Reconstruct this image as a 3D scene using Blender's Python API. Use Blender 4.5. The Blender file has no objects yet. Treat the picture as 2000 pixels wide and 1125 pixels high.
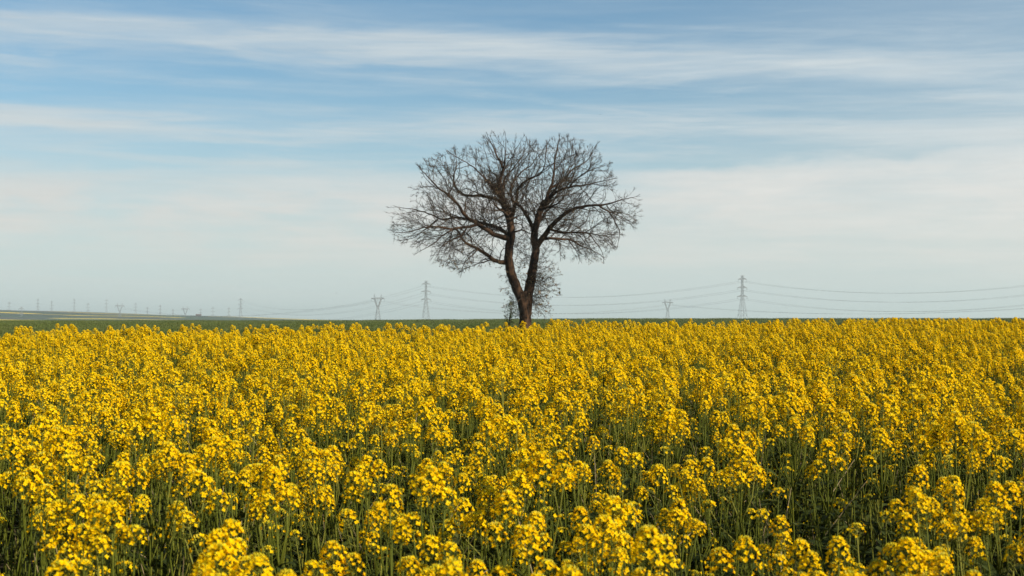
import bpy, math, random
import numpy as np
from mathutils import Vector, kdtree

random.seed(7)
rng = np.random.default_rng(11)
R = math.radians
scene = bpy.context.scene
C = scene.collection

# ------------------------------------------------------------------ camera, sky, sun, exposure
FPX = 50 / 36 * 2000          # focal length in photo pixels
EYE = 1.8
HORIZON = 625                 # photo row of eye level
cam_d = bpy.data.cameras.new('camera')
cam_d.lens = 50; cam_d.sensor_width = 36
cam_d.clip_start = 0.05; cam_d.clip_end = 60000
cam_d.dof.use_dof = True
cam_d.dof.focus_distance = 16.0
cam_d.dof.aperture_fstop = 9.0
cam = bpy.data.objects.new('camera', cam_d)
cam.location = (0, 0, EYE)
cam.rotation_euler = (R(90) + math.atan((HORIZON - 562.5) / FPX), 0, 0)
C.objects.link(cam)
scene.camera = cam

SUN_AZ, SUN_EL = R(119), R(31)          # clockwise from the view direction (+Y)
scene.view_settings.view_transform = 'Standard'
scene.view_settings.look = 'None'
scene.view_settings.gamma = 1.0
scene.view_settings.use_curve_mapping = False
scene.view_settings.exposure = 0.60

sun_d = bpy.data.lights.new('sun', 'SUN')
sun_d.energy = 5.0; sun_d.angle = R(0.55); sun_d.color = (1.0, 0.91, 0.76)
sun = bpy.data.objects.new('sun', sun_d)
sdir = Vector((math.sin(SUN_AZ) * math.cos(SUN_EL), math.cos(SUN_AZ) * math.cos(SUN_EL), math.sin(SUN_EL)))
sun.rotation_euler = sdir.to_track_quat('Z', 'Y').to_euler()
sun.location = (60, -10, 60)
C.objects.link(sun)

scene.cycles.max_bounces = 4
scene.cycles.diffuse_bounces = 2
scene.cycles.transmission_bounces = 2
scene.cycles.volume_bounces = 0
scene.cycles.use_denoising = True


class NT:
    """small helper for node trees"""
    def __init__(s, tree):
        s.t = tree; tree.nodes.clear()
    def n(s, kind, **kw):
        nd = s.t.nodes.new(kind)
        for k, v in kw.items(): setattr(nd, k, v)
        return nd
    def l(s, a, b): s.t.links.new(a, b)
    def put(s, sock, v):
        if hasattr(v, 'is_output'): s.l(v, sock)
        else: sock.default_value = v
    def m(s, op, a, b=None, c=None, clamp=False):
        nd = s.n('ShaderNodeMath', operation=op, use_clamp=clamp)
        s.put(nd.inputs[0], a)
        if b is not None: s.put(nd.inputs[1], b)
        if c is not None: s.put(nd.inputs[2], c)
        return nd.outputs[0]
    def sstep(s, v, a, b, lo=0.0, hi=1.0):
        nd = s.n('ShaderNodeMapRange', interpolation_type='SMOOTHSTEP')
        s.put(nd.inputs['Value'], v)
        nd.inputs['From Min'].default_value = a; nd.inputs['From Max'].default_value = b
        nd.inputs['To Min'].default_value = lo; nd.inputs['To Max'].default_value = hi
        return nd.outputs[0]
    def comb(s, x, y, z):
        nd = s.n('ShaderNodeCombineXYZ')
        for i, v in enumerate((x, y, z)): s.put(nd.inputs[i], v)
        return nd.outputs[0]
    def noise(s, vec, scale, detail=4, rough=0.55, dist=0.0):
        nd = s.n('ShaderNodeTexNoise')
        s.l(vec, nd.inputs['Vector']); nd.inputs['Scale'].default_value = scale
        nd.inputs['Detail'].default_value = detail; nd.inputs['Roughness'].default_value = rough
        nd.inputs['Distortion'].default_value = dist
        return nd.outputs['Fac']
    def mix(s, f, a, b, kind='MIX'):
        nd = s.n('ShaderNodeMix', data_type='RGBA', blend_type=kind)
        s.put(nd.inputs[0], f)
        for sock, v in ((nd.inputs[6], a), (nd.inputs[7], b)):
            s.put(sock, v if hasattr(v, 'is_output') else (*v, 1.0))
        return nd.outputs[2]
    def ramp(s, f, stops, interp='LINEAR'):
        nd = s.n('ShaderNodeValToRGB'); s.l(f, nd.inputs[0])
        cr = nd.color_ramp; cr.interpolation = interp
        while len(cr.elements) < len(stops): cr.elements.new(0.5)
        for e, (p, c) in zip(cr.elements, stops): e.position = p; e.color = (*c, 1.0)
        return nd.outputs[0]


SKY_STRENGTH = 0.066
world = bpy.data.worlds.new('World')
scene.world = world
world.use_nodes = True
w = NT(world.node_tree)
sky = w.n('ShaderNodeTexSky', sky_type='NISHITA', sun_disc=False, sun_elevation=SUN_EL, sun_rotation=SUN_AZ,
          altitude=200, air_density=1.0, dust_density=0.6, ozone_density=3.0)
tc = w.n('ShaderNodeTexCoord')
sep = w.n('ShaderNodeSeparateXYZ'); w.l(tc.outputs['Generated'], sep.inputs[0])
dx, dy, dz = sep.outputs
az = w.m('ARCTAN2', dx, dy)
el = w.m('ARCSINE', dz)
flat = w.comb(dx, dy, w.m('MULTIPLY', dz, 7.0))
flat2 = w.comb(dx, dy, w.m('MULTIPLY', dz, 16.0))
n_big = w.noise(flat, 2.2, 5, 0.5, 0.4)
n_mid = w.noise(flat, 6.5, 6, 0.55, 0.5)
n_str = w.noise(flat2, 5.0, 7, 0.6, 0.3)
n_fine = w.noise(flat2, 16.0, 5, 0.6)
warp = w.m('MULTIPLY', w.m('SUBTRACT', n_mid, 0.5), 0.034)
elw = w.m('ADD', el, warp)
n_puff = w.noise(w.comb(dx, dy, w.m('MULTIPLY', dz, 4.0)), 9.0, 7, 0.6, 0.3)
elp = w.m('ADD', el, w.m('MULTIPLY', w.m('SUBTRACT', n_puff, 0.5), 0.06))

def px_el(y): return (HORIZON - y) / FPX
def px_az(x): return (x - 1000) / FPX

def band(c0, c1, c2, wlo, whi, amp, e=None):
    """a long streak of high cloud: centre el = c0 + c1*az + c2*az^2, widths below and above"""
    cen = w.m('ADD', c0, w.m('MULTIPLY', az, w.m('ADD', c1, w.m('MULTIPLY', az, c2))))
    d = w.m('SUBTRACT', e or elw, cen)
    up = w.sstep(d, 0.0, whi, 1.0, 0.0)
    lo = w.sstep(d, -wlo, 0.0, 0.0, 1.0)
    return w.m('MULTIPLY', w.m('MULTIPLY', up, lo), amp)

def win(a0, a1, b0, b1):
    """azimuth window, soft shoulders, radians"""
    return w.m('MULTIPLY', w.sstep(az, a0, a1), w.sstep(az, b0, b1, 1.0, 0.0))

streak = w.sstep(n_str, 0.36, 0.72)
soft = w.sstep(n_big, 0.35, 0.7)
grain = w.m('ADD', 0.32, w.m('MULTIPLY', streak, 0.85))
parts = []
# upper streak that crosses the whole view
grain1 = w.m('ADD', 0.52, w.m('MULTIPLY', w.sstep(n_str, 0.3, 0.7), 0.48))
b1 = w.m('MULTIPLY', w.m('MULTIPLY', band(0.187, -0.042, -0.06, 0.021, 0.019, 0.92), win(-2.2, -1.2, 0.16, 0.5)), grain1)
parts.append(b1)
# streak on the left at mid height and its rising continuation
b2 = w.m('MULTIPLY', w.m('MULTIPLY', band(px_el(262), -0.02, 0.0, 0.018, 0.012, 0.62), win(-1.2, -0.8, -0.27, -0.14)), grain)
b3 = w.m('MULTIPLY', w.m('MULTIPLY', band(px_el(231), 0.012, -0.22, 0.012, 0.007, 0.46), win(-0.26, -0.12, 0.16, 0.32)), grain)
parts += [b2, b3]
# low bank on the left and the larger one on the right
b4 = w.m('MULTIPLY', w.m('MULTIPLY', band(px_el(395), -0.02, 0.0, 0.06, 0.024, 1.0, elp), win(-0.6, -0.3, -0.02, 0.06)), w.m('ADD', 0.30, w.m('MULTIPLY', w.sstep(n_puff, 0.36, 0.62), 0.6)))
b5 = w.m('MULTIPLY', w.m('MULTIPLY', band(px_el(352), 0.012, 0.0, 0.075, 0.014, 1.0, elp), win(0.02, 0.13, 0.75, 1.1)), w.m('ADD', 0.55, w.m('MULTIPLY', w.sstep(n_puff, 0.34, 0.62), 0.45)))
b6 = w.m('MULTIPLY', w.m('MULTIPLY', band(px_el(270), -0.02, 0.0, 0.02, 0.016, 0.36), win(0.16, 0.34, 0.7, 0.95)), grain)
parts += [b4, b5, b6]
# loose cirrus everywhere
gen = w.m('MULTIPLY', w.m('MULTIPLY', w.sstep(n_str, 0.42, 0.78), w.sstep(n_big, 0.34, 0.66)), 0.42)
veil = w.m('MULTIPLY', w.m('ADD', 0.10, w.m('MULTIPLY', w.sstep(n_str, 0.30, 0.7), 0.22)), w.sstep(el, 0.08, 0.2, 1.0, 0.35))
sunside = w.m('MULTIPLY', w.m('MULTIPLY', w.sstep(dx, 0.0, 0.5), w.sstep(el, 0.1, 0.6, 0.34, 0.1)), w.m('ADD', 0.5, soft))
flat3 = w.comb(dx, w.m('ADD', dy, w.m('MULTIPLY', n_mid, 0.25)), w.m('MULTIPLY', w.m('ADD', dz, w.m('MULTIPLY', dx, 0.05)), 17.0))
fib = w.m('MULTIPLY', w.m('MULTIPLY', w.sstep(w.noise(flat3, 5.5, 9, 0.66, 0.35), 0.42, 0.74), w.sstep(n_mid, 0.3, 0.62)), w.sstep(el, 0.15, 0.23, 0.42, 0.16))
parts += [gen, veil, sunside, fib]
clear = 1.0
for p_ in parts:
    clear = w.m('MULTIPLY', clear, w.m('SUBTRACT', 1.0, p_, clamp=True))
cover = w.m('SUBTRACT', 1.0, clear, clamp=True)
cover = w.m('MULTIPLY', cover, w.sstep(dz, 0.0, 0.05))
sunward = w.m('ADD', w.m('MULTIPLY', dx, math.sin(SUN_AZ)), w.m('MULTIPLY', dy, math.cos(SUN_AZ)))
cloud_lum = w.m('ADD', w.m('ADD', 0.90, w.m('MULTIPLY', sunward, 0.16)), w.m('MULTIPLY', n_fine, 0.14))
cloud_col = w.mix(w.sstep(el, 0.03, 0.18), (8.7, 8.4, 7.85), (7.4, 8.0, 8.15))
cloud_col = w.mix(1.0, cloud_col, w.comb(cloud_lum, cloud_lum, cloud_lum), 'MULTIPLY')
tint = w.mix(1.0, sky.outputs[0], (0.88, 1.10, 1.10), 'MULTIPLY')
# the murk close to the horizon
tint = w.mix(w.sstep(el, 0.0, 0.17, 0.85, 0.0), tint, (6.2, 7.05, 7.15))
sky_col = w.mix(cover, tint, cloud_col)
bg = w.n('ShaderNodeBackground'); w.l(sky_col, bg.inputs[0]); bg.inputs[1].default_value = SKY_STRENGTH
wo = w.n('ShaderNodeOutputWorld'); w.l(bg.outputs[0], wo.inputs[0])

# ------------------------------------------------------------------ general helpers
def tag(o, label=None, cat=None, group=None, kind=None):
    if label: o['label'] = label
    if cat: o['category'] = cat
    if group: o['group'] = group
    if kind: o['kind'] = kind
    return o

def link(o, parent=None):
    C.objects.link(o)
    if parent is not None: o.parent = parent
    return o

def empty(name, loc, rz=0.0):
    o = bpy.data.objects.new(name, None)
    o.location = loc; o.rotation_euler = (0, 0, rz); o.empty_display_size = 0.2
    C.objects.link(o)
    return o

def mesh(name, v, f, mats, smooth=False, mi=None):
    me = bpy.data.meshes.new(name)
    me.from_pydata([tuple(p) for p in np.asarray(v, float)], [], [tuple(int(i) for i in q) for q in f])
    for m_ in (mats if isinstance(mats, (list, tuple)) else [mats]): me.materials.append(m_)
    if mi is not None: me.polygons.foreach_set('material_index', np.asarray(mi, np.int32))
    if smooth: me.polygons.foreach_set('use_smooth', np.ones(len(me.polygons), bool))
    me.update()
    return me

def obj(name, v, f, mats, parent=None, smooth=False, mi=None):
    return link(bpy.data.objects.new(name, mesh(name, v, f, mats, smooth, mi)), parent)

class Geo:
    """collects vertices and faces"""
    def __init__(s): s.v = []; s.f = []; s.m = []; s.n = 0
    def add(s, v, f, m=0):
        v = np.asarray(v, float).reshape(-1, 3)
        s.v.append(v); s.f += [tuple(int(i) + s.n for i in q) for q in f]; s.m += [m] * len(f); s.n += len(v)
    def join(s, g, m=None):
        if g.n == 0: return
        s.v += g.v; s.f += [tuple(i + s.n for i in q) for q in g.f]; s.m += (g.m if m is None else [m] * len(g.f)); s.n += g.n
    def verts(s): return np.concatenate(s.v) if s.v else np.zeros((0, 3))
    def build(s, name, mats, parent=None, smooth=False): return obj(name, s.verts(), s.f, mats, parent, smooth, s.m)
    def mesh(s, name, mats, smooth=False): return mesh(name, s.verts(), s.f, mats, smooth, s.m)

def unit(v):
    v = np.asarray(v, float); n = np.linalg.norm(v, axis=-1, keepdims=True)
    return v / np.maximum(n, 1e-9)

def tube(P, rad, sides=6, cap=True, wob=0.0):
    P = np.asarray(P, float); k = len(P)
    rad = np.broadcast_to(np.asarray(rad, float), (k,))
    T = np.gradient(P, axis=0) if k > 1 else np.array([[0, 0, 1.0]])
    T = unit(T)
    a = np.array([1.0, 0, 0]) if abs(T[0][0]) < 0.8 else np.array([0, 1.0, 0])
    u = unit(np.cross(T[0], a)); V = []
    ang = np.arange(sides) * 2 * math.pi / sides
    for i in range(k):
        u = unit(u - T[i] * np.dot(u, T[i])); b = np.cross(T[i], u)
        rr = rad[i] * (1 + wob * (rng.random(sides) - 0.5)) if wob else rad[i] * np.ones(sides)
        V.append(P[i] + (np.cos(ang) * rr)[:, None] * u + (np.sin(ang) * rr)[:, None] * b)
    F = []
    for i in range(k - 1):
        for j in range(sides):
            j2 = (j + 1) % sides
            F.append((i * sides + j, i * sides + j2, (i + 1) * sides + j2, (i + 1) * sides + j))
    if cap:
        F.append(tuple(range(sides - 1, -1, -1))); F.append(tuple((k - 1) * sides + j for j in range(sides)))
    return np.concatenate(V), F

def tubes(P, Rr, sides=3):
    """many tubes at once: P (n,k,3), Rr (n,k); vertices and quads as arrays"""
    P = np.asarray(P, float); n, k, _ = P.shape
    T = unit(np.gradient(P, axis=1))
    a = np.where(np.abs(T[..., 2:3]) < 0.8, np.array([0, 0, 1.0]), np.array([1.0, 0, 0]))
    u = unit(np.cross(T, a)); b = np.cross(T, u)
    ang = np.arange(sides) * 2 * math.pi / sides
    V = P[:, :, None, :] + Rr[:, :, None, None] * (np.cos(ang)[None, None, :, None] * u[:, :, None, :] + np.sin(ang)[None, None, :, None] * b[:, :, None, :])
    base = (np.arange(n) * k * sides)[:, None, None] + (np.arange(k - 1) * sides)[None, :, None]
    j = np.arange(sides); j2 = (j + 1) % sides
    F = np.stack([base + j, base + j2, base + sides + j2, base + sides + j], -1).reshape(-1, 4)
    return V.reshape(-1, 3), F

def ss(a, b, x):
    t = np.clip((np.asarray(x, float) - a) / (b - a), 0, 1)
    return t * t * (3 - 2 * t)

ONES = 'zero one two three four five six seven eight nine ten eleven twelve thirteen fourteen fifteen sixteen seventeen eighteen nineteen'.split()
TENS = '_ _ twenty thirty forty fifty sixty seventy eighty ninety'.split()
def word(n):
    n = min(99, max(0, int(round(n))))
    if n < 20: return ONES[n]
    return TENS[n // 10] + ('-' + ONES[n % 10] if n % 10 else '')

# ------------------------------------------------------------------ materials
def pmat(name, rough=0.8, spec=0.2):
    m = bpy.data.materials.new(name); m.use_nodes = True
    t = NT(m.node_tree)
    out = t.n('ShaderNodeOutputMaterial'); p = t.n('ShaderNodeBsdfPrincipled')
    p.inputs['Roughness'].default_value = rough; p.inputs['Specular IOR Level'].default_value = spec
    t.l(p.outputs[0], out.inputs[0])
    return m, t, p, out

def leafy(name, stops, trans=0.35, rough=0.55, spec=0.25, obj_var=0.25):
    """thin plant tissue: colour varies by piece and by plant, light passes through"""
    m, t, p, out = pmat(name, rough, spec)
    geo = t.n('ShaderNodeNewGeometry'); oi = t.n('ShaderNodeObjectInfo')
    f = t.m('ADD', t.m('MULTIPLY', geo.outputs['Random Per Island'], 1 - obj_var), t.m('MULTIPLY', oi.outputs['Random'], obj_var))
    col = t.ramp(f, stops)
    t.l(col, p.inputs['Base Color'])
    tr = t.n('ShaderNodeBsdfTranslucent'); t.l(col, tr.inputs[0])
    mx = t.n('ShaderNodeMixShader'); mx.inputs[0].default_value = trans
    t.l(p.outputs[0], mx.inputs[1]); t.l(tr.outputs[0], mx.inputs[2]); t.l(mx.outputs[0], out.inputs[0])
    return m

M_petal = leafy('petal', [(0.0, (0.87, 0.48, 0.001)), (0.35, (0.94, 0.59, 0.001)), (0.75, (0.96, 0.66, 0.002)), (1.0, (0.96, 0.74, 0.02))], 0.42, 0.65, 0.06)
M_bud = leafy('flower_bud', [(0.0, (0.30, 0.32, 0.02)), (0.5, (0.52, 0.45, 0.015)), (1.0, (0.80, 0.56, 0.006))], 0.15)
M_stem = leafy('green_stem', [(0.0, (0.05, 0.064, 0.006)), (0.7, (0.10, 0.11, 0.012)), (1.0, (0.21, 0.195, 0.032))], 0.05, 0.6, 0.1, 0.8)
M_leaf = leafy('rape_leaf', [(0.0, (0.028, 0.04, 0.010)), (0.6, (0.048, 0.062, 0.014)), (1.0, (0.10, 0.10, 0.025))], 0.25, 0.6, 0.08, 0.4)
M_straw = leafy('dry_stalk', [(0.0, (0.20, 0.15, 0.07)), (1.0, (0.40, 0.31, 0.17))], 0.1, 0.7, 0.1, 0.4)
M_grass = leafy('crop_blade', [(0.0, (0.06, 0.085, 0.016)), (0.55, (0.10, 0.13, 0.028)), (0.85, (0.13, 0.135, 0.04)), (1.0, (0.17, 0.13, 0.06))], 0.2, 0.6, 0.2, 0.6)
M_shrub = leafy('shrub_leaf', [(0.0, (0.02, 0.035, 0.012)), (0.7, (0.045, 0.075, 0.02)), (0.88, (0.09, 0.11, 0.03)), (1.0, (0.30, 0.27, 0.08))], 0.2)
M_tbud = leafy('twig_leaf', [(0.0, (0.05, 0.035, 0.022)), (0.4, (0.11, 0.075, 0.04)), (0.7, (0.25, 0.16, 0.075)), (0.88, (0.16, 0.15, 0.06)), (1.0, (0.26, 0.13, 0.08))], 0.2)

def bark(name, c0, c1, scale, bump=0.5):
    m, t, p, out = pmat(name, 0.9, 0.1)
    tc_ = t.n('ShaderNodeTexCoord')
    mp = t.n('ShaderNodeMapping'); mp.inputs['Scale'].default_value = (1, 1, 0.25)
    t.l(tc_.outputs['Object'], mp.inputs[0])
    n1 = t.noise(mp.outputs[0], scale, 6, 0.65, 0.5); n2 = t.noise(tc_.outputs['Object'], 1.7, 3)
    col = t.mix(t.sstep(n1, 0.3, 0.7), c0, c1)
    col = t.mix(t.m('MULTIPLY', t.sstep(n2, 0.5, 0.75), 0.5), col, (0.13, 0.07, 0.035))
    t.l(col, p.inputs['Base Color'])
    bp = t.n('ShaderNodeBump'); bp.inputs['Strength'].default_value = bump; bp.inputs['Distance'].default_value = 0.05
    t.l(n1, bp.inputs['Height']); t.l(bp.outputs[0], p.inputs['Normal'])
    return m
M_bark = bark('oak_bark', (0.011, 0.009, 0.007), (0.088, 0.049, 0.028), 4.0, 1.0)
M_twig = bark('oak_twig', (0.018, 0.014, 0.011), (0.065, 0.046, 0.031), 6.0, 0.1)

# ------------------------------------------------------------------ terrain
def gz(x, y):
    x = np.asarray(x, float); y = np.asarray(y, float)
    s = x / np.maximum(np.abs(y), 5.0)
    yc = np.clip(y, -20, 400)
    z = 0.0184 * np.minimum(yc, 27.0)
    z = z + 0.004 * np.clip(x, -14, 16) * ss(4, 26, y)
    z = z + 0.50 * ss(30, 130, y)
    front = ss(60, 200, y)
    z = z + front * 0.95 * ss(150, 700, y) * ss(-0.18, 0.08, s)
    z = z - 14.0 * ss(430, 1500, y) * ss(-0.06, -0.20, s)
    z = z + front * 0.06 * np.sin(x * 0.021 + 1.0) * np.sin(y * 0.013)
    return z

rad = np.concatenate([[0.0], np.geomspace(1.0, 14000.0, 150)])
th = np.concatenate([np.linspace(-32, 32, 161), np.linspace(34, 326, 120)]) * math.pi / 180
V = [(0, 0, float(gz(0, 0)))]; F = []
nt_ = len(th)
for r_ in rad[1:]:
    X = r_ * np.sin(th); Y = r_ * np.cos(th); Z = gz(X, Y)
    V += list(zip(X, Y, Z))
for j in range(nt_): F.append((0, 1 + (j + 1) % nt_, 1 + j))
for i in range(len(rad) - 2):
    a = 1 + i * nt_
    for j in range(nt_):
        j2 = (j + 1) % nt_
        F.append((a + j, a + j2, a + nt_ + j2, a + nt_ + j))
m, t, p, out = pmat('ground', 0.95, 0.1)
tc_ = t.n('ShaderNodeTexCoord'); P_ = tc_.outputs['Object']
sp = t.n('ShaderNodeSeparateXYZ'); t.l(P_, sp.inputs[0])
n1 = t.noise(P_, 0.9, 6, 0.6); n2 = t.noise(P_, 0.02, 5, 0.6); n3 = t.noise(P_, 7.0, 5, 0.7)
soil = t.mix(n3, (0.022, 0.018, 0.011), (0.07, 0.055, 0.032))
green = t.mix(t.sstep(n1, 0.3, 0.7), (0.06, 0.085, 0.018), (0.10, 0.13, 0.03))
green = t.mix(t.sstep(n2, 0.42, 0.65), green, (0.085, 0.088, 0.03))
vor = t.n('ShaderNodeTexVoronoi'); mp = t.n('ShaderNodeMapping'); mp.inputs['Scale'].default_value = (0.0022, 0.0034, 1.0)
t.l(P_, mp.inputs[0]); t.l(mp.outputs[0], vor.inputs['Vector']); vor.inputs['Scale'].default_value = 1.0
cs = t.n('ShaderNodeSeparateColor'); t.l(vor.outputs['Color'], cs.inputs[0])
patch = t.ramp(cs.outputs[0], [(0.0, (0.05, 0.085, 0.022)), (0.4, (0.04, 0.06, 0.02)), (0.62, (0.085, 0.065, 0.045)), (0.85, (0.07, 0.11, 0.03))], 'CONSTANT')
col = t.mix(t.sstep(t.m('ADD', sp.outputs[1], t.m('MULTIPLY', n1, 6.0)), 44, 58), soil, green)
col = t.mix(t.sstep(sp.outputs[1], 900, 1100), col, patch)
t.l(col, p.inputs['Base Color'])
bp = t.n('ShaderNodeBump'); bp.inputs['Strength'].default_value = 0.9; bp.inputs['Distance'].default_value = 0.12
t.l(n3, bp.inputs['Height']); t.l(bp.outputs[0], p.inputs['Normal'])
M_ground = m
tag(obj('ground', V, F, M_ground, smooth=True), 'gently rising farmland under the crops', None, None, 'structure')

# far ridge to the left, with strips of fields on it
def hill_h(X, Y):
    top = 31 * ss(-430, -1650, X) + 4.5 * ss(-330, -800, X) + 1.2 * np.sin(X * 0.006) * ss(-400, -900, X)
    top = top + 1.0 * np.sin(X * 0.017 + 2) * ss(-500, -900, X)
    return top * ss(2300, 3450, Y) * (1 - 0.9 * ss(3600, 6200, Y)) - 14.5 + 14.0 * ss(2300, 2700, Y) * ss(-250, -600, X)
hx = np.linspace(-5200, -120, 150); hy = np.linspace(2200, 6500, 70)
V = [(x, y, float(hill_h(x, y))) for y in hy for x in hx]
nx = len(hx)
F = [(i * nx + j, i * nx + j + 1, (i + 1) * nx + j + 1, (i + 1) * nx + j) for i in range(len(hy) - 1) for j in range(nx - 1)]
m, t, p, out = pmat('hill_fields', 0.95, 0.1)
tc_ = t.n('ShaderNodeTexCoord'); P_ = tc_.outputs['Object']
mp = t.n('ShaderNodeMapping'); mp.inputs['Scale'].default_value = (0.0026, 0.0105, 0.0); mp.inputs['Rotation'].default_value = (0, 0, 0.05)
t.l(P_, mp.inputs[0])
vor = t.n('ShaderNodeTexVoronoi', distance='CHEBYCHEV'); t.l(mp.outputs[0], vor.inputs['Vector']); vor.inputs['Scale'].default_value = 1.0
cs = t.n('ShaderNodeSeparateColor'); t.l(vor.outputs['Color'], cs.inputs[0])
patch = t.ramp(cs.outputs[0], [(0.0, (0.03, 0.055, 0.02)), (0.28, (0.02, 0.034, 0.016)), (0.52, (0.055, 0.046, 0.042)), (0.66, (0.04, 0.065, 0.025)), (0.83, (0.62, 0.44, 0.03))], 'CONSTANT')
n1 = t.noise(P_, 0.03, 4)
t.l(t.mix(t.m('MULTIPLY', t.sstep(n1, 0.45, 0.7), 0.35), patch, (0.04, 0.055, 0.025)), p.inputs['Base Color'])
tag(obj('hills', V, F, m, smooth=True), 'low hazy ridge with strips of yellow and green fields', None, None, 'structure')

# ------------------------------------------------------------------ the bare oak
TY = 80.0
def tz(u, v, d=0.0):
    """zoom-tracing coordinates of the tree to metres, d = depth offset behind the trunk"""
    k = (TY + d) / FPX
    return np.array([(u / 2.678 + 740 - 1000) * k, TY + d, EYE + (HORIZON - (v / 2.678 + 240)) * k])
ZM = 80 / FPX / 2.678     # metres per tracing unit

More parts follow.
